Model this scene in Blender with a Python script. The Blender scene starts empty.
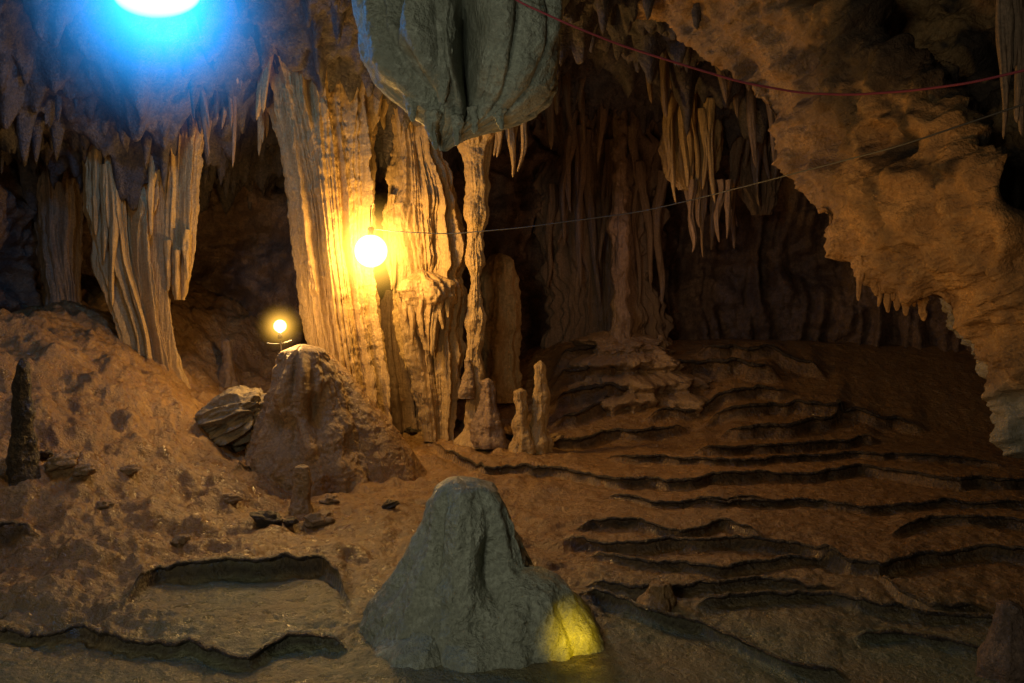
import bpy, math, random
import numpy as np
R=random.Random(5)
scene=bpy.context.scene
COL=scene.collection
F=800.0; H=2.5
def W(px,py,Y): return ((px-512)/F*Y, Y, H-(py-300)/F*Y)
# ---------------------------------------------------------------- noise
_r=np.random.RandomState(11)
_perm=_r.permutation(256); _perm=np.concatenate([_perm,_perm,_perm])
_g=_r.normal(size=(256,3)); _g/=np.linalg.norm(_g,axis=1)[:,None]
def perlin(x,y,z):
    x,y,z=np.broadcast_arrays(np.asarray(x,float),np.asarray(y,float),np.asarray(z,float))
    xi=np.floor(x).astype(int);yi=np.floor(y).astype(int);zi=np.floor(z).astype(int)
    xf=x-xi;yf=y-yi;zf=z-zi
    u=xf*xf*xf*(xf*(xf*6-15)+10);v=yf*yf*yf*(yf*(yf*6-15)+10);w=zf*zf*zf*(zf*(zf*6-15)+10)
    xi&=255;yi&=255;zi&=255
    def c(i,j,k):
        h=_perm[_perm[_perm[xi+i]+yi+j]+zi+k]; g=_g[h]
        return g[...,0]*(xf-i)+g[...,1]*(yf-j)+g[...,2]*(zf-k)
    a=c(0,0,0);a=a+u*(c(1,0,0)-a)
    b=c(0,1,0);b=b+u*(c(1,1,0)-b)
    d=c(0,0,1);d=d+u*(c(1,0,1)-d)
    e=c(0,1,1);e=e+u*(c(1,1,1)-e)
    a=a+v*(b-a);d=d+v*(e-d)
    return (a+w*(d-a))*1.5
def fbm(x,y,z,o=5,gain=.5):
    s=0;a=1.0;f=1.0
    for i in range(o):
        s=s+a*perlin(x*f+i*17.3,y*f+i*5.1,z*f+i*9.7);a*=gain;f*=2.03
    return s
def ridged(x,y,z,o=3):
    s=0;a=1.0;f=1.0
    for i in range(o):
        s=s+a*(1-2*np.abs(perlin(x*f+i*7.3,y*f+i*3.1,z*f*.8)));a*=.5;f*=2.1
    return s
def S(t):
    t=np.clip(t,0,1);return t*t*(3-2*t)
# ---------------------------------------------------------------- mesh helpers
def grid_obj(name,P,mat,closed=False,parent=None,flip=False,attr=None):
    n,m=P.shape[:2]
    me=bpy.data.meshes.new(name)
    idx=np.arange(n*m).reshape(n,m)
    if closed: A=idx; B=np.roll(idx,-1,axis=0)
    else: A=idx[:-1];B=idx[1:]
    q=np.stack([A[:,:-1],B[:,:-1],B[:,1:],A[:,1:]],-1).reshape(-1,4)
    if flip:q=q[:,::-1]
    me.vertices.add(n*m); me.vertices.foreach_set('co',P.reshape(-1).astype(np.float32))
    nf=len(q); me.loops.add(nf*4); me.loops.foreach_set('vertex_index',q.reshape(-1).astype(np.int32))
    me.polygons.add(nf); me.polygons.foreach_set('loop_start',np.arange(0,nf*4,4,dtype=np.int32))
    me.polygons.foreach_set('use_smooth',np.ones(nf,dtype=bool))
    if attr is not None:
        for k,v in attr.items():
            a=me.attributes.new(k,'FLOAT','POINT'); a.data.foreach_set('value',v.reshape(-1).astype(np.float32))
    me.update(calc_edges=True)
    me.materials.append(mat)
    o=bpy.data.objects.new(name,me);COL.objects.link(o)
    if parent is not None:o.parent=parent
    return o
def normals(P,closed=False):
    if closed: du=np.roll(P,-1,0)-np.roll(P,1,0)
    else: du=np.gradient(P,axis=0)
    dv=np.gradient(P,axis=1)
    N=np.cross(du,dv);N/=np.linalg.norm(N,axis=2)[...,None]+1e-9
    return N
def tag(o,label,cat,group=None):
    o['label']=label;o['category']=cat
    if group:o['group']=group
    return o
def struct(o): o['kind']='structure'; return o
def empty(name,loc=(0,0,0)):
    o=bpy.data.objects.new(name,None);COL.objects.link(o);o.location=loc;return o
# ---------------------------------------------------------------- materials
def rock(name,c1,c2,c3,scale=1.0,streak=0.0,bump=.5,rough=(.45,.85),attr=None,spec=.5,fine=1.0,cr=(.35,.65)):
    m=bpy.data.materials.new(name);m.use_nodes=True;nt=m.node_tree;N=nt.nodes;L=nt.links
    b=N['Principled BSDF']
    geo=N.new('ShaderNodeNewGeometry')
    mp=N.new('ShaderNodeMapping');mp.inputs['Scale'].default_value=(scale,scale,scale*(.12 if streak else 1))
    L.new(geo.outputs['Position'],mp.inputs['Vector'])
    def noise(sc,det,src=None,rg=.55):
        n=N.new('ShaderNodeTexNoise');n.inputs['Scale'].default_value=sc;n.inputs['Detail'].default_value=det;n.inputs['Roughness'].default_value=rg
        L.new(src if src else geo.outputs['Position'],n.inputs['Vector']);return n.outputs['Fac']
    def ramp(f,a,bb):
        r=N.new('ShaderNodeMapRange');r.inputs['From Min'].default_value=a;r.inputs['From Max'].default_value=bb;L.new(f,r.inputs['Value']);return r.outputs['Result']
    def mix(f,a,bb):
        x=N.new('ShaderNodeMix');x.data_type='RGBA'
        L.new(f,x.inputs['Factor'])
        for s,v in ((x.inputs[6],a),(x.inputs[7],bb)):
            if isinstance(v,tuple): s.default_value=(*v,1)
            else: L.new(v,s)
        return x.outputs[2]
    n1=noise(1.3,4,mp.outputs['Vector'] if streak else None,.65)
    n2=noise(6*scale,5,mp.outputs['Vector'] if streak else None,.65)
    n3=noise(28,4,None,.7)
    c=mix(ramp(n1,*cr),c1,c2)
    c=mix(ramp(n2,.5,.72),c,c3)
    dk=mix(ramp(n3,.35,.65),tuple(v*.5 for v in c1),c)
    c=dk
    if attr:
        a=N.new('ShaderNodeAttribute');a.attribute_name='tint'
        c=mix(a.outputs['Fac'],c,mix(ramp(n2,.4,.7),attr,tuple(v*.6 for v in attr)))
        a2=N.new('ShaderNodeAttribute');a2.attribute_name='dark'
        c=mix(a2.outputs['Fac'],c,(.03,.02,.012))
    L.new(c,b.inputs['Base Color'])
    r=N.new('ShaderNodeMapRange');r.inputs['From Min'].default_value=.35;r.inputs['From Max'].default_value=.65
    r.inputs['To Min'].default_value=rough[0];r.inputs['To Max'].default_value=rough[1];L.new(n2,r.inputs['Value']);L.new(r.outputs['Result'],b.inputs['Roughness'])
    b.inputs['Specular IOR Level'].default_value=spec
    h=N.new('ShaderNodeMath');h.operation='MULTIPLY_ADD';L.new(n3,h.inputs[0]);h.inputs[1].default_value=.35*fine;L.new(n2,h.inputs[2])
    bp=N.new('ShaderNodeBump');bp.inputs['Strength'].default_value=bump;bp.inputs['Distance'].default_value=.08
    L.new(h.outputs[0],bp.inputs['Height']);L.new(bp.outputs['Normal'],b.inputs['Normal'])
    return m
def plain(name,c,rough=.5,metal=0):
    m=bpy.data.materials.new(name);m.use_nodes=True;nt=m.node_tree;b=nt.nodes['Principled BSDF']
    n=nt.nodes.new('ShaderNodeTexNoise');n.inputs['Scale'].default_value=30
    x=nt.nodes.new('ShaderNodeMix');x.data_type='RGBA';x.inputs[6].default_value=(*c,1);x.inputs[7].default_value=(*[v*.6 for v in c],1)
    nt.links.new(n.outputs['Fac'],x.inputs['Factor']);nt.links.new(x.outputs[2],b.inputs['Base Color'])
    b.inputs['Roughness'].default_value=rough;b.inputs['Metallic'].default_value=metal
    return m
M_ground=rock('brown cave mud',(.35,.19,.065),(.21,.11,.042),(.46,.29,.11),1,bump=.9,attr=(.17,.18,.10),rough=(.18,.6),fine=1.2,spec=.6)
M_wall=rock('cave wall rock',(.17,.105,.07),(.28,.17,.10),(.08,.05,.04),1,bump=.9)
M_ceil=rock('ceiling rock',(.08,.065,.06),(.14,.10,.08),(.03,.027,.027),1,bump=1)
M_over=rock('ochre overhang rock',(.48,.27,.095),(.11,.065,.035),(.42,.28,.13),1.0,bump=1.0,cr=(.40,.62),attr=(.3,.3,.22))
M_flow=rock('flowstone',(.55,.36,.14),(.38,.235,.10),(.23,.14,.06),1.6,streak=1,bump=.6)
M_flowd=rock('dim flowstone',(.30,.19,.11),(.21,.135,.08),(.12,.08,.045),1.6,streak=1,bump=.6)  # darker copy of flowstone, with dim lighting put into its colour
M_grey=rock('grey green limestone',(.37,.38,.28),(.19,.195,.14),(.48,.49,.38),1.0,bump=.9,rough=(.35,.7))
M_stal=rock('brown stalagmite',(.36,.23,.11),(.22,.135,.07),(.42,.28,.14),1.4,bump=.8)
M_rim=rock('dark rimstone',(.06,.042,.024),(.035,.024,.015),(.12,.08,.038),2,bump=1,rough=(.3,.6))  # on the ledges this near-black colour stands in for their shadow line
M_bould=rock('pale fluted boulder',(.38,.30,.18),(.2,.15,.09),(.1,.07,.05),2,bump=.8)
# ---------------------------------------------------------------- ground
def zb(x,y):
    z=2.25*S((-x-2.6)/4.8)*S((y-5.8)/5.0)
    z=z+1.55*S((y-13.2)/4.5)*S((x+0.6)/1.6)
    z=z+0.8*S((y-12.8)/4)*(1-S((x+0.6)/1.6))
    return z
def G(px,py):
    Y=np.linspace(2.5,26,2400);x=(px-512)/F*Y;zr=H-(py-300)/F*Y
    k=np.argmax(zr<zb(x,Y)); Yk=Y[k] if (zr<zb(x,Y)).any() else 20
    return Yk
RIMS=[ # pixel polyline, step height, lip, return length
 ([(-60,628),(0,630),(30,640),(80,641),(130,648),(200,655),(250,668),(275,654),(320,645),(352,652)],.045,.03,.8),
 ([(120,632),(128,606),(156,584),(230,575),(290,578),(322,571),(338,584),(354,620)],.13,.035,.8),
 ([(560,545),(600,552),(680,549),(740,551),(800,556),(850,572),(880,576),(930,561),(1024,560),(1100,566)],.085,.045,1.3),
 ([(570,533),(620,530),(680,540),(720,534),(770,547)],.065,.035,.8),
 ([(425,438),(460,462),(485,474),(520,472),(560,476),(620,489),(690,491),(730,483),(800,481),(860,475),(920,483),(960,490),(1100,490)],.11,.045,1.6),
 ([(430,430),(500,441),(560,450),(600,441),(650,441),(694,430)],.14,.05,1.3),
 ([(690,462),(760,456),(830,451),(885,444)],.12,.05,1.1),
 ([(715,441),(780,441),(830,431),(855,408)],.20,.05,1.1),
 ([(545,402),(600,399),(640,390),(680,385),(740,382),(785,392)],.30,.07,.9),
 ([(545,416),(600,413),(640,405),(705,400)],.27,.07,.8),
 ([(548,386),(600,378),(630,371),(675,358)],.34,.07,.9),
 ([(545,437),(575,431),(600,420),(628,407)],.22,.05,.6),
 ([(572,596),(620,612),(660,620),(700,628),(740,650),(780,667),(850,682)],.055,.035,.9),
 ([(690,609),(760,605),(830,600),(900,612),(985,622),(1060,616)],.045,.035,.8),
 ([(885,541),(930,528),(980,531),(1100,537)],.07,.035,.9),
 ([(585,560),(660,572),(720,576),(790,565),(850,572)],.05,.03,.6),
 ([(870,573),(900,598),(930,610),(990,614)],.05,.03,.5),
 ([(-60,548),(0,550),(45,553)],.07,.03,.7),
 ([(225,478),(262,470),(300,476),(350,470),(385,486)],.05,.02,.5),
 ([(700,430),(740,424),(800,420),(860,424),(930,436)],.18,.04,.8),
 ([(600,462),(700,469),(760,468),(850,462),(930,466),(1010,472)],.075,.04,.8),
 ([(690,508),(730,512),(800,506),(870,512),(940,508),(1040,512)],.05,.035,.8),
 ([(600,498),(650,508),(720,510),(770,500)],.04,.03,.5),
 ([(640,425),(690,415),(740,408),(800,405)],.18,.04,.7),
 ([(690,372),(730,366),(790,372),(830,388)],.24,.04,.7),
 ([(850,640),(900,636),(960,650),(1040,655)],.04,.03,.5),
 ([(580,586),(640,596),(700,592),(760,588),(840,592)],.045,.03,.5),
]
RW=[]
for pts,h,l,L in RIMS:
    us=np.array([(p[0]-512)/F for p in pts]);ys=np.array([G(*p) for p in pts])
    RW.append((us,ys,h,l,L))
def rim_y(i,u):
    us,ys,h,l,L=RW[i]
    y=np.interp(u,us,ys);x=u*y
    sc=1+ (y-5)*.05
    return y+sc*(.09*perlin(x*1.6,i*3.3,0.5)+.07*(.5-np.abs(np.sin(x*4.2+2.2*perlin(x*.9,i*1.3,2))))+.025*perlin(x*7,i*3.3,4.5))
def ground_full(u,Y):
    x=u*Y
    z=zb(x,Y)
    hill=S((-x-1.2)/2.5)
    back=S((Y-11.5)/3)
    rt=S((x-.2)/1.2)
    rough=(.5+.65*hill+.2*back)*(1-.7*rt)
    pool=np.exp(-(((u*F+512-235)/110)**2+((Y-6.75)/.65)**2)**2)
    pool2=S((6.3-Y)/1.0)
    flat=1-.92*np.clip(pool+.75*pool2,0,1)
    n=fbm(x*.55,Y*.55,3.1,3)*.20+fbm(x*1.9,Y*1.9,7.7,5,.56)*.085*(.6+.7*hill)
    n=n+np.maximum(0,ridged(x*.9,Y*.9,2.2,4)-.7)*.10*(.3+.6*hill)
    micro=fbm(x*7,Y*7,1.1,4,.62)*.022*(1-.3*rt)
    lump=np.maximum(0,perlin(x*2.6,Y*2.6,9.2)-.12)*.17*S((Y-6.5)/1.5)*(1-.85*rt)
    z=z+n*rough*flat+micro*(flat*.8+.2)+lump*(1-.5*hill)
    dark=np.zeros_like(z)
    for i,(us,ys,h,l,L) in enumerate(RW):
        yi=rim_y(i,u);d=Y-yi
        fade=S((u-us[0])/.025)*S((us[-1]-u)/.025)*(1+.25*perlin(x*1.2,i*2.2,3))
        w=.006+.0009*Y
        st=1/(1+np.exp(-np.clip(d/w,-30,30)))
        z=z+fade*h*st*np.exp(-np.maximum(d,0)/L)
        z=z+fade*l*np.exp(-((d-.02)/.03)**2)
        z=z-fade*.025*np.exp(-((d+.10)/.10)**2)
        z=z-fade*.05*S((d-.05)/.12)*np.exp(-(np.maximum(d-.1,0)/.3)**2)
        dark=np.maximum(dark,fade*.85*np.exp(-((d+w)/(w*1.7))**2))  # shade of the step face painted as a dark band below each rim
    tint=np.clip(pool*.85+.95*S((6.9-Y)/1.5)+.5*S((.62-abs(u-.05))/.3)*S((7.8-Y)/1.4),0,1)*(.8+.4*perlin(x*1.5,Y*1.5,1))
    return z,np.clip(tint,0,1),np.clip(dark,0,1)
u=np.arange(-1.0,1.0,.0026);Yr=np.exp(np.arange(math.log(2.2),math.log(25),.0033))
U,YY=np.meshgrid(u,Yr,indexing='ij')
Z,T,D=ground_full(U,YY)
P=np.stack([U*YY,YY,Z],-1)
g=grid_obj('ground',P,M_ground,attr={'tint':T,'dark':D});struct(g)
def Gf(px,py):
    Y=np.linspace(3,22,1500);u=np.full_like(Y,(px-512)/F);z=ground_full(u,Y)[0];m=(H-(py-300)/F*Y)<z
    return float(Y[np.argmax(m)]) if m.any() else 18.0
RL=["long dark rimstone edge along the bottom left pool","curved dark rimstone edge behind the shallow green pool",
"long dark rimstone ledge crossing the right foreground","short dark ledge right of the grey mound top","longest dark wavy rimstone line across the middle of the floor",
"dark rimstone line in front of the small twin stalagmites","dark rimstone line in the right middle distance","dark ledge curving up towards the right cave wall",
"middle dark ledge on the stepped flowstone at the back","lowest dark ledge on the stepped flowstone at the back","topmost dark ledge on the stepped flowstone at the back",
"short slanting ledge beside the twin stalagmites","dark rimstone edge snaking to the bottom right of the grey mound","faint rimstone ridge in the bottom right pools",
"dark rimstone ledge at the right edge of the floor","short rimstone ridge just right of the grey mound","small curved rimstone ridge in the far right pools",
"dark rimstone edge at the left border below the slope","thin ridge in front of the brown stalagmite","dim dark ledge at the foot of the right cave wall",
"thin ledge just above the longest wavy rimstone line at right","thin ledge just below the longest wavy rimstone line at right","faint short ridge behind the top of the grey mound",
"dim ledge right of the stepped flowstone foot","highest dim ledge right of the stepped flowstone","faint ridge beside the bottom right corner stalagmite","faint pool ridge around the low pointed stalagmite"]
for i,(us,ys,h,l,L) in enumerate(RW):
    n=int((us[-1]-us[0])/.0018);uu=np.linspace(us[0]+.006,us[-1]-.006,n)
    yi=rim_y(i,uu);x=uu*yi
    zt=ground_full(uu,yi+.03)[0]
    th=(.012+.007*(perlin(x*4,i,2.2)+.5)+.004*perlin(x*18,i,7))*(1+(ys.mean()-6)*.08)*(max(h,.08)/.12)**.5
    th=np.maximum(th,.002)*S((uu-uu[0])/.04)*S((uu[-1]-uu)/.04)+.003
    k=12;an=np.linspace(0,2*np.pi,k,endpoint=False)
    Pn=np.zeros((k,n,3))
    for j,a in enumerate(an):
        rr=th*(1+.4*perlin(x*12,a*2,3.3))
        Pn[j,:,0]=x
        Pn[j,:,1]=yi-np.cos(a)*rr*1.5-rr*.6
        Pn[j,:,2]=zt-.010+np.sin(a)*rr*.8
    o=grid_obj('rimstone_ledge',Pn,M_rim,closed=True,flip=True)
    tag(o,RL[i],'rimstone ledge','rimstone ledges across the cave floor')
# ---------------------------------------------------------------- cave wall + ceiling
ctl=np.array([(-6.5,0),(-7.2,4),(-7.8,8),(-8.6,12),(-7.6,15),(-4.5,16.3),(-1,17.2),(2,18.2),(6,18.0),(9.5,16.5),(11,14),(10.5,9),(9,5),(8,0)],float)
d=np.r_[0,np.cumsum(np.linalg.norm(np.diff(ctl,axis=0),axis=1))]
t=np.linspace(0,d[-1],1000);cx=np.interp(t,d,ctl[:,0]);cy=np.interp(t,d,ctl[:,1])
ker=np.ones(61)/61;pad=lambda a:np.convolve(np.r_[np.full(30,a[0]),a,np.full(30,a[-1])],ker,'valid')
cx=pad(cx);cy=pad(cy)
zz=np.linspace(-.6,9,280)
P=np.zeros((1000,280,3));P[...,0]=cx[:,None];P[...,1]=cy[:,None];P[...,2]=zz[None]
N=normals(P);x,y,z=P[...,0],P[...,1],P[...,2]
wx=x+.3*perlin(x*.6,y*.6,z*.6)
mk=S(fbm(x*.35,y*.35,z*.25+9,2)*1.5+.6)
a=1.3*fbm(x*.33,y*.33,z*.33,4)+.42*ridged(wx*1.6,y*1.6,z*.14,3)*mk+.22*fbm(x*1.8,y*1.8,z*1.2,5,.6)+.25*fbm(x*.9,y*.9,z*2.2,3)*(1-mk)
flip=-1 if N[450,100,1]>0 else 1
P=P+N*flip*(a[...,None]-.3)
o=grid_obj('cave_wall',P,M_wall);struct(o)
gx=np.linspace(-11,13,520);gy=np.linspace(-1,20,520);X,Y=np.meshgrid(gx,gy,indexing='ij')
zc=6.9-.05*(Y-8)+.8*fbm(X*.35,Y*.35,5,4)+.3*fbm(X*1.6,Y*1.6,8,5,.6)-1.5*np.maximum(0,perlin(X*1.5,Y*1.5,2.2)-.25)-1.2*np.maximum(0,perlin(X*3.7,Y*3.7,6)-.25)
zc=zc-1.6*S((Y-11)/4)*S((-X+1)/4)*.6
dip=S((-X-3.6+.9*perlin(X*.9,Y*.9,4))/1.6)*S((Y-9.9+.8*perlin(X*1.4,Y*.5,9))/2.2)
zc=zc*(1-dip)+dip*(5.0+.45*fbm(X*1.1,Y*1.1,2,4)-1.3*np.maximum(0,perlin(X*2.4,Y*2.4,6)-.1)-1.1*np.maximum(0,perlin(X*5,Y*5,3)-.15))
o=grid_obj('cave_ceiling',np.stack([X,Y,zc],-1),M_ceil,flip=True);struct(o)
# ---------------------------------------------------------------- pillars
def pillar_mesh(name,Y,prof,mat,depth=1.0,flute=.12,ff=3.0,lump=.12,lf=1.2,micro=.02,n=(200,260),seed=0,dents=(),parent=None,bumpz=0.0,fz=.05,warp=.07,smooth=40,pleat=0,pn=6,oc=3):
    prof=sorted(prof);py=np.array([p[0] for p in prof],float)
    pp=np.linspace(py[0],py[-1],n[1])
    xl=np.interp(pp,py,[p[1] for p in prof]);xr=np.interp(pp,py,[p[2] for p in prof])
    kk=max(3,n[1]//smooth)|1
    def sm(a):
        b=np.convolve(np.r_[np.full(kk//2,a[0]),a,np.full(kk//2,a[-1])],np.ones(kk)/kk,'valid')
        m_=kk//2; q=np.clip(np.arange(len(a))/max(m_,1),0,1); b=b*q+a*(1-q); return b
    xl=sm(xl);xr=sm(xr)
    cx=((xl+xr)/2-512)/F*Y;r=np.maximum((xr-xl)/2/F*Y,.004);z=H-(pp-300)/F*Y
    th=np.linspace(0,2*np.pi,n[0],endpoint=False)[:,None]
    cxr=cx[None];rr=r[None]*np.ones_like(th)
    ux=np.cos(th);uy=np.sin(th)
    X=cxr+ux*rr;Yv=Y+uy*rr*depth;Zv=z[None]+0*th
    s=seed*13.7
    rm=np.median(r)*.7+r[None]*.3
    fx=ux*rm+warp*perlin(X*1.2+s,Yv*1.2,Zv*.6);fy=uy*rm+warp*perlin(X*1.2,Yv*1.2+s,Zv*.6+4)
    f=ridged(fx*ff+s,fy*ff,Zv*ff*fz,oc)-.7
    lm=fbm(X*lf+s,Yv*lf,Zv*lf*.8,4)
    bz=perlin(0*X+s,ux*.7,Zv*3.3)*bumpz
    mi=fbm(X*8,Yv*8+s,Zv*6,3,.6)
    base=np.minimum(rr,1.2)
    env=np.minimum(1,rr/.10)
    dr=env*(flute*f*np.minimum(1,base/.35)+lump*lm*np.minimum(1,base/.35)+bz*base)+micro*mi*env
    if pleat: dr=dr+env*pleat*(np.abs(np.sin(th*pn/1.0+1.8*perlin(ux*1.2,uy*1.2,Zv*.8+s)))**.7-.8)*np.minimum(1,base/.6)
    for (ta,pya,wa,wp,am) in dents:
        dth=np.angle(np.exp(1j*(th-math.radians(ta))))
        q=(dth/math.radians(wa))**2+((pp[None]-pya)/wp)**2
        dr=dr+am*env*np.exp(-q**(2.2 if am<-.3 else 1))
    rr2=np.maximum(rr+dr,rr*.06)
    P=np.stack([cxr+ux*rr2,Y+uy*rr2*depth,Zv+ .0*X],-1)
    return grid_obj(name,P,mat,closed=True,flip=True,parent=parent)
def stal(x,y,zt,ln,r,mat,parent=None,seed=0,name='stalactite',n=(26,34),bend=.12):
    v=np.linspace(0,1,n[1])[None];th=np.linspace(0,2*np.pi,n[0],endpoint=False)[:,None]
    rr=r*((1-v)**.6*.7+.3*(1-v)**.25)+.004*(v<.98)
    rr=rr*(1+.45*perlin(np.cos(th)*1.3+seed*3.1,np.sin(th)*1.3,v*3+seed)+.35*perlin(seed*1.7,0,v*6)+.15*ridged(np.cos(th)*2+seed,np.sin(th)*2,v,2))
    bx=bend*ln*perlin(seed*2.2,v*1.5,.5)
    P=np.stack([x+bx+np.cos(th)*rr,y+np.sin(th)*rr+0*v,zt-ln*v+0*th],-1)
    return grid_obj(name,P,mat,closed=True,flip=True,parent=parent)
def pstal(px,pyt,pyb,Y,wpx,mat,label,group,seed,parent=None,bend=.12):
    x,y,z=W(px,pyt,Y);ln=(pyb-pyt)/F*Y
    o=stal(x,y,z,ln,wpx/2/F*Y,mat,parent,seed,bend=bend)
    if parent is None:tag(o,label,'stalactite',group)
    return o
# foreground grey mound
o=pillar_mesh('stalagmite_mound',6.1,[(477,457,459),(478,449,470),(480,444,480),(485,439,492),(494,434,500),(510,427,508),(535,418,518),(560,406,530),(585,390,546),(606,376,562),(630,365,578),(655,357,592),(690,346,604),(720,338,612)],M_grey,depth=.85,
  flute=.05,ff=1.5,lump=.11,lf=1.7,micro=.016,n=(440,440),seed=1,smooth=26,
  dents=[(-64,562,12,30,-.14),(-96,530,12,50,.07),(-120,560,10,60,-.08),(-46,520,12,40,.05),(-105,610,8,50,-.06),(-80,604,26,10,-.08),(-88,640,12,30,.06)])
tag(o,'large grey-green stalagmite mound with blunt top in the foreground centre','stalagmite')
mound=o
pillar_mesh('shoulder',5.9,[(566,524,530),(571,510,546),(583,496,564),(602,486,584),(630,478,600),(655,474,612),(690,468,628),(720,464,640)],M_grey,depth=.9,flute=.03,ff=1.8,lump=.12,lf=1.8,micro=.014,n=(300,260),seed=31,parent=mound,smooth=18,
  dents=[(-80,655,6,16,-.12),(-55,640,9,40,-.08),(-110,600,12,30,.06)])
pillar_mesh('foot_lobe',5.75,[(616,424,428),(622,404,452),(634,386,476),(650,368,500),(668,350,530),(688,336,570),(710,326,590),(730,318,600)],M_grey,depth=.75,flute=.03,ff=1.8,lump=.14,lf=1.8,micro=.014,n=(300,220),seed=32,parent=mound,smooth=18,
  dents=[(-70,650,10,24,-.08),(-105,665,10,20,-.06)])
# hanging bulb
o=pillar_mesh('hanging_flowstone',8.2,[(-140,325,590),(-40,349,572),(0,358,567),(40,361,565),(70,368,560),(90,379,551),(106,396,538),(118,412,522),(127,425,500),(136,432,472),(144,436,456),(151,441,445)],M_grey,depth=.85,
  flute=.04,ff=1.4,lump=.08,lf=1.5,micro=.016,n=(600,480),seed=4,smooth=22,pleat=.15,pn=4,
  dents=[(-86,64,8,50,-1.05),(-124,8,6.5,34,-.9),(-112,55,8,44,.18),(-68,60,10,60,.20),(-136,80,9,50,.10),(-42,40,12,70,.12),(-101,62,3,50,-.12),(-85,118,18,7,-.10),(-60,70,3,60,-.12),(-118,90,4,26,-.12)])
tag(o,'huge bulbous grey-green flowstone hanging from the ceiling at top centre','flowstone')
bulb=o
pillar_mesh('hanging_fold',7.55,[(-100,412,458),(0,420,456),(30,426,455),(50,429,453),(75,433,450),(95,437,447),(104,440,444)],M_grey,depth=.9,flute=.05,ff=3,lump=.06,seed=35,n=(120,160),parent=bulb)
for k,(a,b,c,w) in enumerate([(434,112,150,12),(456,116,146,10),(474,108,134,10),(500,104,130,12),(412,96,122,11)]):
    pstal(a,b,c,7.85,w,M_grey,'','',k+300,parent=bulb)
# columns
o=pillar_mesh('cave_column',13.0,[(-60,220,404),(0,244,380),(60,260,367),(100,271,364),(130,283,364),(180,295,365),(250,303,368),(320,314,375),(370,324,383),(440,328,390)],M_flow,depth=.8,flute=.25,ff=4.3,lump=.05,n=(620,420),seed=2,fz=.012,warp=.03,oc=3,micro=.03)
tag(o,'wide fluted yellow flowstone column left of the bright lamp','cave column')
o=pillar_mesh('cave_column',13.6,[(-20,385,446),(90,395,431),(130,397,431),(165,399,438),(190,398,446),(228,392,456),(262,396,457),(276,402,451),(292,402,456),(330,406,455),(370,413,454),(400,424,450),(440,428,450)],M_flow,depth=.85,flute=.21,ff=4.3,lump=.08,lf=1.8,n=(460,400),seed=3,fz=.015,warp=.03,oc=3,micro=.03,
  dents=[(-120,215,24,25,.14),(-75,200,24,14,.10),(-70,240,14,30,-.12)])
tag(o,'lumpy yellow column tapering downwards right of the bright lamp','cave column')
col2=o
pillar_mesh('ledge',13.25,[(270,420,424),(274,412,434),(281,402,446),(290,398,452),(297,402,451),(306,410,446),(325,416,440),(350,424,434)],M_flow,depth=.8,flute=.12,ff=5,lump=.08,lf=3,seed=36,n=(160,140),parent=col2)
for k,(a,c,w) in enumerate([(404,322,7),(412,345,8),(422,338,8),(432,356,9),(441,330,8),(448,318,6)]):
    pstal(a,290,c,13.1,w,M_flow,'','',k+320,parent=col2)
for k,(a,b,c,w) in enumerate([(392,195,250,7),(398,205,286,7),(390,255,290,5)]):
    pstal(a,b,c,13.2,w,M_flow,'','',k+330,parent=col2)
o=pillar_mesh('cave_column',13.3,[(60,450,510),(120,456,498),(150,462,489),(190,467,488),(215,464,486),(232,468,482),(260,466,483),(275,470,480),(310,466,484),(350,467,481),(375,465,484),(400,468,486),(425,465,498),(445,462,506)],M_flow,depth=1,flute=.07,ff=5,lump=.06,lf=2.5,n=(160,420),seed=5,bumpz=.4)
tag(o,'thin knobbly column standing just right of the tapering column','cave column')
o=pillar_mesh('stalagmite',15.2,[(253,498,501),(256,490,508),(262,486,513),(275,482,516),(300,484,517),(330,483,518),(360,482,518),(400,478,522)],M_flow,depth=1,flute=.08,ff=3,lump=.10,lf=2,seed=6,n=(160,200),bumpz=.15)
tag(o,'pale round-topped stalagmite in shadow behind the thin column','stalagmite')
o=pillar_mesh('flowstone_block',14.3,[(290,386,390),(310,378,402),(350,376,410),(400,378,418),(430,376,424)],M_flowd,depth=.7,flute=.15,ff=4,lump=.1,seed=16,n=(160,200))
tag(o,'shaded flowstone block between the two big columns below the lamp','flowstone')
# brown stalagmite
o=pillar_mesh('stalagmite',11.2,[(344,301,304),(346,293,314),(350,286,323),(358,280,330),(372,275,336),(395,269,343),(420,262,351),(445,254,362),(470,246,376),(500,238,390)],M_stal,depth=.9,flute=.04,ff=2.2,lump=.10,lf=2.2,micro=.02,n=(400,360),seed=7,smooth=30,
  dents=[(-62,412,12,20,-.24),(-92,428,8,20,-.16),(-110,385,9,24,.14),(-80,376,9,20,.14),(-128,430,10,30,.12),(-96,370,4,20,-.10),(-116,418,6,14,-.14),(-75,440,10,14,.12)])
tag(o,'broad brown stalagmite with pitted face below the small lamp','stalagmite')
pillar_mesh('skirt',11.6,[(352,326,328),(358,320,334),(372,316,348),(392,312,364),(412,308,381),(434,304,399),(452,300,412),(480,296,430)],M_ground,depth=.8,flute=.02,ff=2.5,lump=.03,seed=33,n=(300,220),parent=o)
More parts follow.
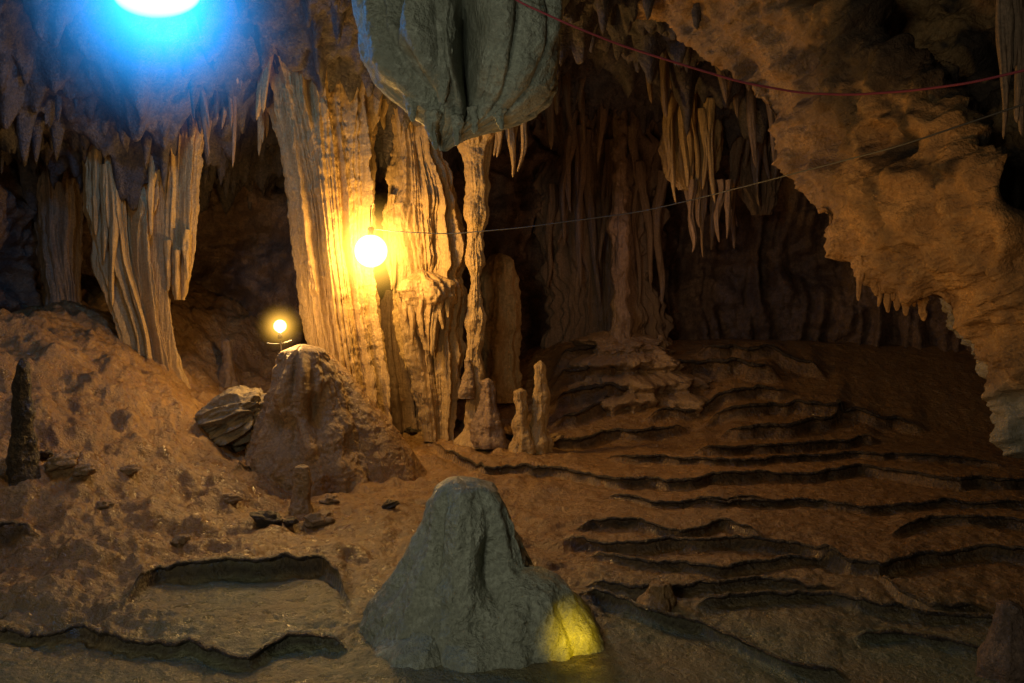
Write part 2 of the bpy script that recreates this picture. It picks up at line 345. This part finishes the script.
# left group
def child(o,e):
    o.parent=e;o.matrix_parent_inverse.identity();o.location=-e.location;return o
e=empty('flowstone_drapery',W(135,350,12.5));tag(e,'reddish fluted drapery column at left tapering to the slope','flowstone drapery')
child(pillar_mesh('drapery',12.6,[(-60,60,200),(60,80,176),(130,90,160),(170,94,154),(215,98,152),(260,106,152),(300,118,158),(335,130,165),(390,136,176)],M_flow,depth=.6,flute=.30,ff=4.8,lump=.07,seed=8,n=(460,360),oc=3,fz=.015,warp=.03),e)
for k,(a,b,c,w) in enumerate([(97,150,236,8),(104,165,262,8),(113,165,306,9),(152,150,236,8)]):
    child(pstal(a,b,c,12.3,w,M_flow,'','',k+40,parent=e,bend=.03),e)
e=empty('flowstone_drapery',W(175,150,12.9));tag(e,'thin pale drapery hanging just right of the reddish drapery column','flowstone drapery')
child(pillar_mesh('drapery',12.7,[(-60,140,230),(90,150,208),(150,158,196),(190,162,192),(240,163,191),(275,168,188),(300,176,184)],M_flow,depth=.6,flute=.20,ff=4.8,lump=.08,seed=9,n=(240,260),fz=.02),e)
for k,(a,b,c,w) in enumerate([(168,240,292,7),(176,250,300,7),(187,230,280,7)]):
    child(pstal(a,b,c,12.5,w,M_flow,'','',k+50,parent=e,bend=.03),e)
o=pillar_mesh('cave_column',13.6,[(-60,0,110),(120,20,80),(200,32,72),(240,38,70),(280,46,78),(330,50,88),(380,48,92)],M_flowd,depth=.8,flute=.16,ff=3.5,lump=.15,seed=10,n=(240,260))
tag(o,'dim bluish column in shadow at far left above the slope','cave column')
Y0=Gf(24,468)-.05
o=pillar_mesh('stalagmite',Y0,[(358,21,24),(364,17,29),(378,14,31),(395,15,29),(410,13,33),(430,14,31),(450,12,35),(490,6,42)],M_rim,depth=1,flute=.05,ff=5,lump=.05,lf=4,seed=11,n=(160,200),bumpz=.3)
tag(o,'short dark stalagmite on the slope at the left edge','stalagmite')
def boulder(name,px,py,Y,rx,ry,rz,mat,label,cat,seed,tilt=0,flutes=.0,group=None,rough=.25,n=(90,60)):
    c=W(px,py,Y);th=np.linspace(0,2*np.pi,n[0],endpoint=False)[:,None];ph=np.linspace(.001,np.pi-.001,n[1])[None]
    x=np.sin(ph)*np.cos(th);y=np.sin(ph)*np.sin(th);z=np.cos(ph)+0*th
    d=1+rough*fbm(x*1.2+seed*5,y*1.2,z*1.2,4)-.18*np.maximum(0,perlin(x*2+seed,y*2,z*2)-.1)
    if flutes:
        d=d+flutes*(ridged((x*.6+.5*perlin(x,y,z))+seed,y*2.6,z*2.6,2)-.6)-.25*np.maximum(0,x-.4)
    x,y,z=x*d*rx,y*d*ry,z*d*rz
    ct,s=math.cos(tilt),math.sin(tilt)
    P=np.stack([x*ct-z*s,y,x*s+z*ct],-1)
    o=grid_obj(name,P,mat,closed=True,flip=True);o.location=c
    tag(o,label,cat,group);return o
Yb=Gf(230,440)
boulder('boulder',238,418,max(Yb,11.3),.050*Yb,.6,.032*Yb,M_bould,'pale ribbed boulder left of the brown stalagmite','boulder',3,tilt=.42,flutes=.18,n=(240,160),rough=.18)
# back features
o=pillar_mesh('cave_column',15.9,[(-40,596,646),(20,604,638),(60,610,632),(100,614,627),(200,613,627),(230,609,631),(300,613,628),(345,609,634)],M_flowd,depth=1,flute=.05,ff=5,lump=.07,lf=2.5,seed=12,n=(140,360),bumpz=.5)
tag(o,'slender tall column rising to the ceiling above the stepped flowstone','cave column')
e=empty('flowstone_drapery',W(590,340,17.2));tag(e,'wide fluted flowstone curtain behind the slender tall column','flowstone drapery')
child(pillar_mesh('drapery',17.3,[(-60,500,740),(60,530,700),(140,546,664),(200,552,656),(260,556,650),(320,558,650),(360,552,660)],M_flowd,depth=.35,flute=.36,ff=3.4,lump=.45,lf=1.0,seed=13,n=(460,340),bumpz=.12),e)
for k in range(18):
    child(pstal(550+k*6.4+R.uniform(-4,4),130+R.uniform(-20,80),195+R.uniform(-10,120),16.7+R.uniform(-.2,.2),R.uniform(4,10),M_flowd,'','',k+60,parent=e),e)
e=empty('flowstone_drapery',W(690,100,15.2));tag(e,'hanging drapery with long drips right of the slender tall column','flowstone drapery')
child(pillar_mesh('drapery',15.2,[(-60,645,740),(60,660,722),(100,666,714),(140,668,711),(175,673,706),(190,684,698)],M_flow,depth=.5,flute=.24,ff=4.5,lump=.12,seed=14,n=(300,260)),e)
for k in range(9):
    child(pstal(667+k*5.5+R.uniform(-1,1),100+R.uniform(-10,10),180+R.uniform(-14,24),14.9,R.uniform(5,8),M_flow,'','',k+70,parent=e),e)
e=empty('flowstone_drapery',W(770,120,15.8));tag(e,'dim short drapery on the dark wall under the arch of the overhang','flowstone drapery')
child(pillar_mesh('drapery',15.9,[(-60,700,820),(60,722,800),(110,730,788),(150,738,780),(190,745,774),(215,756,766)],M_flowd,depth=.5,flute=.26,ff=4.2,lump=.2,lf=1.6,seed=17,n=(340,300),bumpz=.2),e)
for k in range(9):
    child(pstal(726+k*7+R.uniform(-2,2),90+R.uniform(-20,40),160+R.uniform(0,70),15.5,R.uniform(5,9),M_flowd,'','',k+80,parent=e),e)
o=pillar_mesh('flowstone_mound',16.2,[(331,606,614),(334,596,632),(340,580,650),(356,562,680),(385,545,705),(420,530,725)],M_stal,depth=.9,flute=.1,ff=2,lump=.45,lf=1.8,seed=15,n=(340,200),bumpz=.25,
  dents=[(-90,352,80,4,-.2),(-90,368,80,4,-.25),(-90,386,80,4,-.25),(-90,360,70,5,.15),(-90,378,70,5,.2)])
tag(o,'low stepped flowstone mound at the back below the slender column','flowstone')
def spire(px0,px1,pyt,pyb,label,seed,mat=M_stal,Y=None,group=None):
    Y=Y or Gf((px0+px1)/2,pyb-2)-.05
    c=(px0+px1)/2;w=(px1-px0)/2
    o=pillar_mesh('stalagmite',Y,[(pyt,c-w*.05,c+w*.05),(pyt+(pyb-pyt)*.06,c-w*.55,c+w*.5),(pyt+(pyb-pyt)*.5,c-w*.65,c+w*.75),(pyb-6,c-w,c+w),(pyb+14,c-w*1.3,c+w*1.3)],mat,depth=1,flute=.06,ff=5,lump=.08,lf=4,seed=seed,n=(90,120),bumpz=.5)
    return tag(o,label,'stalagmite',group)
spire(531,550,360,440,'taller of the twin small stalagmites right of the thin column',21,M_flow,Y=12.9)
spire(511,531,388,438,'shorter of the twin small stalagmites right of the thin column',22,M_flow,Y=12.8)
spire(462,474,358,384,'little stump stalagmite beside the foot of the thin column',23,Y=13.1)
spire(476,500,378,432,'stubby stalagmite at the foot of the thin column',24,M_flowd,Y=13.0)
spire(291,314,464,508,'small knobbed stalagmite on the mud in front of the brown stalagmite',25)
spire(219,234,338,385,'small pale stalagmite behind the ribbed boulder',26,M_flowd)
spire(643,680,582,606,'low pointed stalagmite bump in the right foreground pools',27,M_ground)
spire(988,1030,600,676,'knobbly dark stalagmite in the bottom right corner',28,M_wall)
spire(656,666,334,352,'tiny stalagmite on top of the stepped flowstone at the back',29,Y=16)
rl=[(268,520,15),(318,520,14),(330,500,9),(290,522,8),(345,440,8),(402,412,10),(412,430,7),(60,462,14),(85,470,10),(44,455,8),(232,498,9),(180,540,9),(390,505,8),(500,380,10),(555,438,8),(440,500,6),(130,470,9),(105,505,8)]
for k,(a,b,s) in enumerate(rl):
    Y=Gf(a,b+s*.4);r=s/F*Y
    boulder('loose_stone',a,b,Y,r,r*.8,r*.5,M_stal if k%3 else M_rim,'small brown stone lying loose on the cave mud','stone',k+3,tilt=R.uniform(-.4,.4),group='loose stones scattered on the cave floor',rough=.5,n=(36,24))
# ---------------------------------------------------------------- right overhang
E=np.array([(560,-90,11.6),(625,-5,11),(676,24,10.8),(726,66,10.4),(770,112,10),(794,172,9.6),(826,226,9.1),(856,262,8.7),(895,292,8.4),(950,310,8.1),(984,350,7.9),(1002,388,7.8),(1020,436,7.7),(1066,520,7.5)],float)
ed=np.r_[0,np.cumsum(np.linalg.norm(np.diff(E[:,:2],axis=0),axis=1))]
tt=np.linspace(0,ed[-1],720);ex=np.interp(tt,ed,E[:,0]);ey=np.interp(tt,ed,E[:,1]);eY=np.interp(tt,ed,E[:,2])
k2=np.ones(45)/45
sm=lambda a:np.convolve(np.r_[np.full(22,a[0]),a,np.full(22,a[-1])],k2,'valid')
ex,ey,eY=sm(ex),sm(ey),sm(eY)
EW=np.stack([(ex-512)/F*eY,eY,H-(ey-300)/F*eY],-1)
vv=np.linspace(-1,1,560)
P=np.zeros((720,560,3))
vp=np.maximum(vv,0)[None];vn=np.maximum(-vv,0)[None]
un=(tt/ed[-1])[:,None]
low=S((un-.55)/.2)
wob=.07*perlin(un*7,0,3)
P[...,0]=EW[:,0:1]+4.6*vp-.0*vn+1.2*vn**.6
P[...,1]=EW[:,1:2]-1.3*S(vp/.16)**.7-2.0*vp+3.6*vn + (1-.6*low)*1.7*S((vp-.13-wob)/.2)*(1-S((vp-.45)/.4))
P[...,2]=EW[:,2:3]+3.9*vp**1.05+1.6*vn**.7
N=normals(P)
if N[300,300,1]>0:N=-N
x,y,z=P[...,0],P[...,1],P[...,2]
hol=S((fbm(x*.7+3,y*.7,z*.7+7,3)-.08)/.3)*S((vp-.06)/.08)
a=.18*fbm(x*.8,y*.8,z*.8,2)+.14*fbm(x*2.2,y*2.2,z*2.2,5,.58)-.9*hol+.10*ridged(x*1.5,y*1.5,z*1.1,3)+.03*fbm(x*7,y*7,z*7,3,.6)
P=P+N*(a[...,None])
recess_shade=np.clip(S((fbm(x*.9+5,y*.9,z*.9,5,.62)+.24*S((vp-.09-wob)/.12)*(1-.7*low)+.09)/.30)*S((vp-.02)/.07)*.92+.5*hol,0,.95)  # shade of the recess and hollows painted into the overhang colour
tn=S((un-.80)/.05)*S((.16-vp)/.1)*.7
o=grid_obj('rock_overhang',P,M_over,attr={'tint':tn+0*vp,'dark':recess_shade+0*un});tag(o,'massive ochre rock overhang arching down the right side','rock')
rnd=random.Random(8)
for k in range(14):
    px=862+k*4.6+rnd.uniform(-2,2);Y=8.5
    pstal(px,256+k*2.6,280+k*2.2+rnd.uniform(0,22),Y,rnd.uniform(6,11),M_over,'small stalactite in the fringe on the lower lip of the right overhang','stalactites fringing the right overhang',k+100)
for k in range(6):
    pstal(996+k*6,-40,rnd.uniform(60,150),6.6,rnd.uniform(7,12),M_flowd,'long thin stalactite hanging in the top right corner','thin stalactites in the top right corner',k+130)
def cluster(x0,x1,top,b0,b1,Y,n,w,mat,label,group,sd,dy=.35):
    rn=random.Random(sd)
    for k in range(n):
        pstal(x0+(x1-x0)*(k+.5)/n+rn.uniform(-3,3),top,b0+(b1-b0)*rn.random()**1.5,Y+rn.uniform(-dy,dy),rn.uniform(*w),mat,label,group,sd*10+k)
cluster(186,238,-60,80,185,12.4,20,(7,12),M_flowd,'slim stalactite in the row hanging left of the wide yellow column','stalactites left of the wide column',21)
cluster(238,285,-60,80,165,12.6,14,(7,13),M_flow,'short stalactite in the fringe against the wide yellow column','stalactites against the wide column',22)
cluster(486,520,60,140,200,13,8,(8,12),M_flow,'stalactite in the cluster hanging right of the thin column','stalactites right of the thin column',23)
cluster(366,400,-20,90,140,13.2,5,(12,18),M_flow,'stalactite hanging between the two big columns','stalactites between the big columns',24)
cluster(0,95,20,90,185,11.9,18,(6,12),M_ceil,'dim stalactite hanging from the low ceiling at far left','stalactites at the far left',25,.6)
cluster(520,605,-60,60,180,15,18,(8,17),M_flowd,'dark stalactite hanging behind the big bulbous flowstone','stalactites behind the bulbous flowstone',26)
cluster(686,735,180,225,262,15.0,9,(5,8),M_flowd,'short drip in the row under the hanging drapery at right centre','drips below the hanging drapery',27)
cluster(630,700,-60,50,120,14.2,10,(9,16),M_flowd,'stalactite near the top edge beside the overhang','stalactites beside the overhang top',28)
cluster(85,205,20,60,150,11.9,20,(6,11),M_ceil,'stalactite under the blue floodlight above the reddish drapery','stalactites below the blue light',29,.6)
cluster(715,800,-60,90,180,14.4,12,(8,16),M_flowd,'dark stalactite hanging under the arch of the right overhang','stalactites under the right arch',30)
# ---------------------------------------------------------------- ropes
def tube(name,pts,r,mat,parent=None,n=160):
    pts=np.array(pts,float);dd=np.r_[0,np.cumsum(np.linalg.norm(np.diff(pts,axis=0),axis=1))]
    t=np.linspace(0,dd[-1],n);Q=np.stack([np.interp(t,dd,pts[:,i]) for i in range(3)],-1)
    for i in range(3):
        q=Q[:,i];Q[:,i]=np.convolve(np.r_[np.full(4,q[0]),q,np.full(4,q[-1])],np.ones(9)/9,'valid')
    T=np.gradient(Q,axis=0);T/=np.linalg.norm(T,axis=1)[:,None]+1e-9
    up=np.array([0,0,1.]) if abs(T[:,2]).mean()<.9 else np.array([0,1.,0])
    A=np.cross(T,up);A/=np.linalg.norm(A,axis=1)[:,None];B=np.cross(T,A)
    P=np.stack([Q+r*(math.cos(a)*A+math.sin(a)*B) for a in np.linspace(0,2*np.pi,8,endpoint=False)],0)
    return grid_obj(name,P,mat,closed=True,parent=parent)
M_red=plain('red rope',(.34,.045,.06),.8);M_blk=plain('black cable',(.05,.05,.05),.5);M_met=plain('dull metal',(.25,.24,.22),.45,.7)
tag(tube('rope',[W(500,-12,7.2),W(515,0,7.2),W(570,25,7.2),(W(620,45,7.2)),W(680,64,7.1),W(740,82,7.0),W(800,93,6.9),W(850,95,6.7),W(910,91,6.4),W(970,83,6.0),W(1060,62,5.6)],.010,M_red),'sagging red rope strung across the top right below the ceiling','rope')
tag(tube('cable',[W(366,228,12.3),W(400,232,12.2),W(450,234,12),W(520,228,11.4),W(640,212,10.6),W(700,198,10.0),W(800,172,8.2),W(900,146,6.6),W(1060,92,5.4)],.008,M_blk),'thin dark electric cable running from the bright lamp to the right','cable')
# ---------------------------------------------------------------- lamps
def uvs(name,c,r,mat,parent,sz=1.0):
    th=np.linspace(0,2*np.pi,40,endpoint=False)[:,None];ph=np.linspace(.001,np.pi-.001,24)[None]
    P=np.stack([r*np.sin(ph)*np.cos(th),r*np.sin(ph)*np.sin(th),r*sz*np.cos(ph)+0*th],-1)
    o=grid_obj(name,P,mat,closed=True,flip=True,parent=parent);o.location=c;return o
def cyl(name,c,r,h,mat,parent):
    th=np.linspace(0,2*np.pi,24,endpoint=False)[:,None];pr=[(0,-h/2),(r*.9,-h/2),(r,-h*.42),(r*.85,0),(r,h*.4),(r*.5,h/2),(0,h/2)]
    rr=np.array([p[0] for p in pr])[None];zz=np.array([p[1] for p in pr])[None]
    P=np.stack([rr*np.cos(th),rr*np.sin(th),zz+0*th],-1);o=grid_obj(name,P,mat,closed=True,parent=parent);o.location=c;return o
def frosted(name,col,s,edge=(1,.5,.05),bl=.35):
    m=bpy.data.materials.new(name);m.use_nodes=True;nt=m.node_tree;nt.nodes.clear();N=nt.nodes;L=nt.links
    lw=N.new('ShaderNodeLayerWeight');lw.inputs[0].default_value=bl
    mx=N.new('ShaderNodeMix');mx.data_type='RGBA';L.new(lw.outputs['Facing'],mx.inputs['Factor'])
    mx.inputs[6].default_value=(*[c*s for c in col],1);mx.inputs[7].default_value=(*[c*.3 for c in edge],1)
    e=N.new('ShaderNodeEmission');L.new(mx.outputs[2],e.inputs[0]);e.inputs[1].default_value=1
    t=N.new('ShaderNodeBsdfTransparent');x=N.new('ShaderNodeAddShader');L.new(e.outputs[0],x.inputs[0]);L.new(t.outputs[0],x.inputs[1])
    o=N.new('ShaderNodeOutputMaterial');L.new(x.outputs[0],o.inputs[0]);return m
def halo(name,col,s,r,pw=2.4):  # emission-only volume imitating bloom and haze around a lamp
    m=bpy.data.materials.new(name);m.use_nodes=True;nt=m.node_tree;nt.nodes.clear();N=nt.nodes;L=nt.links
    tc=N.new('ShaderNodeTexCoord');ln=N.new('ShaderNodeVectorMath');ln.operation='LENGTH';L.new(tc.outputs['Object'],ln.inputs[0])
    mr=N.new('ShaderNodeMapRange');mr.inputs['From Min'].default_value=0;mr.inputs['From Max'].default_value=r;mr.inputs['To Min'].default_value=1;mr.inputs['To Max'].default_value=0
    L.new(ln.outputs['Value'],mr.inputs['Value']);p=N.new('ShaderNodeMath');p.operation='POWER';L.new(mr.outputs['Result'],p.inputs[0]);p.inputs[1].default_value=pw
    q=N.new('ShaderNodeMath');q.operation='MULTIPLY';L.new(p.outputs[0],q.inputs[0]);q.inputs[1].default_value=s
    e=N.new('ShaderNodeEmission');e.inputs[0].default_value=(*col,1);L.new(q.outputs[0],e.inputs[1])
    o=N.new('ShaderNodeOutputMaterial');L.new(e.outputs[0],o.inputs['Volume']);return m
def light(kind,loc,power,col,r=.2,target=None,**k):
    ld=bpy.data.lights.new('light',kind);ld.energy=power;ld.color=col
    if kind=='AREA':ld.size=r
    else:ld.shadow_soft_size=r
    for a,b in k.items():setattr(ld,a,b)
    o=bpy.data.objects.new('light',ld);COL.objects.link(o);o.location=loc
    if target:
        from mathutils import Vector
        o.rotation_euler=(Vector(target)-Vector(loc)).to_track_quat('-Z','Y').to_euler()
    return o
c1=W(371,251,12.2);r1=.25
l1=empty('bulb_lamp',c1);tag(l1,'bright yellow globe lamp glowing between the two big columns','lamp')
uvs('bulb',(0,0,0),r1,frosted('warm bulb',(1,.85,.40),3),l1)
cyl('socket',(0,0,r1+.05),.05,.14,M_blk,l1)
tube('hanger',[(0,0,r1+.1),(-.02,0.05,r1+.3),(-.05,.3,r1+.5)],.01,M_blk,l1,n=20)
uvs('glow',(0,0,0),1.0,halo('warm mist',(1,.50,.06),12,1.0,3.4),l1)
light('POINT',c1,270,(1,.57,.15),.15)
c2=W(280,326,11.4);r2=.09
l2=empty('bulb_lamp',c2);tag(l2,'small yellow lamp on a wire stand above the ribbed boulder','lamp')
uvs('bulb',(0,0,0),r2,frosted('warm small bulb',(1,.85,.40),3),l2)
cyl('socket',(0,0,-r2-.04),.035,.1,M_blk,l2)
tube('bracket',[(0,0,-r2-.08),(.02,0,-r2-.2),(.03,0,-r2-.6)],.009,M_met,l2,n=16)
tube('bracket_arm',[(-.22,0,-r2-.15),(0,0,-r2-.18),(.2,0,-r2-.1)],.008,M_met,l2,n=16)
uvs('glow',(0,0,0),.42,halo('warm small mist',(1,.50,.06),14,.42,3.6),l2)
light('POINT',c2,120,(1,.58,.18),.08)
c3=W(157,-2,9.3)
l3=empty('floodlight',c3);tag(l3,'blinding bluish white floodlight at the top left edge','lamp')
def box(name,sx,sy,sz,mat,parent,loc=(0,0,0)):
    import bmesh
    bm=bmesh.new();bmesh.ops.create_cube(bm,size=1)
    for v in bm.verts:v.co.x*=sx;v.co.y*=sy;v.co.z*=sz
    bmesh.ops.bevel(bm,geom=bm.edges[:],offset=min(sx,sy,sz)*.2,segments=2,affect='EDGES')
    me=bpy.data.meshes.new(name);bm.to_mesh(me);bm.free();me.materials.append(mat)
    o=bpy.data.objects.new(name,me);COL.objects.link(o);o.parent=parent;o.location=loc;return o
box('housing',.5,.2,.22,M_met,l3,(0,.22,.08))
lens=uvs('lens',(0,0,.05),.52,frosted('blue white led',(.30,.9,1),3,(.0,.02,.05),.82),l3);lens.scale=(1,.3,.55)
box('bracket',.05,.05,.9,M_met,l3,(0,.3,.6))
uvs('glow',(0,0,0),2.5,halo('blue mist',(.02,.34,1),9,2.5,6.2),l3)
light('POINT',(c3[0],c3[1]-.1,c3[2]-.05),120,(.02,.34,1),.2)
# camera-side fill, added warm fills, and spots for inferred off-frame lamps
light('AREA',(-3.2,-1.5,4.0),135,(1,.96,.76),1.6,(0.0,8,2))
light('SPOT',(-1.2,.8,1.8),250,(.95,1,.85),.15,W(455,45,8.2),spot_size=math.radians(23),spot_blend=.7)
light('SPOT',(-1.6,.8,3.0),60,(.95,1,.88),.15,W(475,575,6.0),spot_size=math.radians(26),spot_blend=.9)
light('POINT',(2.9,11.6,1.9),19,(1,.53,.20),.5)  # this and the next three: unseen points added to brighten floor, slope and back
light('POINT',(.6,9.0,2.7),32,(1,.54,.18),.4)
light('POINT',(-3.7,8.6,2.9),46,(1,.57,.18),.4)
light('POINT',(2.4,14.4,3.4),20,(1,.55,.30),.5)
light('SPOT',(.2,4.2,1.6),330,(1,.50,.13),.3,(4.4,8.5,3.3),spot_size=math.radians(44),spot_blend=.9)
light('SPOT',(1.1,3.2,.6),900,(1,.64,.01),.12,W(574,638,5.6),spot_size=math.radians(9),spot_blend=.9)
w=bpy.data.worlds.new('World');scene.world=w;w.use_nodes=True;nt=w.node_tree
nt.nodes['Background'].inputs[0].default_value=(.03,.028,.022,1);nt.nodes['Background'].inputs[1].default_value=.4
# ---------------------------------------------------------------- camera
cd=bpy.data.cameras.new('camera');cam=bpy.data.objects.new('camera',cd);COL.objects.link(cam)
cam.location=(0,0,H);cam.rotation_euler=(math.radians(90),0,0);cd.sensor_width=36;cd.lens=36*F/1024;cd.shift_y=-41.5/1024;cd.clip_end=200
scene.camera=cam
scene.view_settings.view_transform='Standard';scene.view_settings.look='None';scene.view_settings.exposure=0
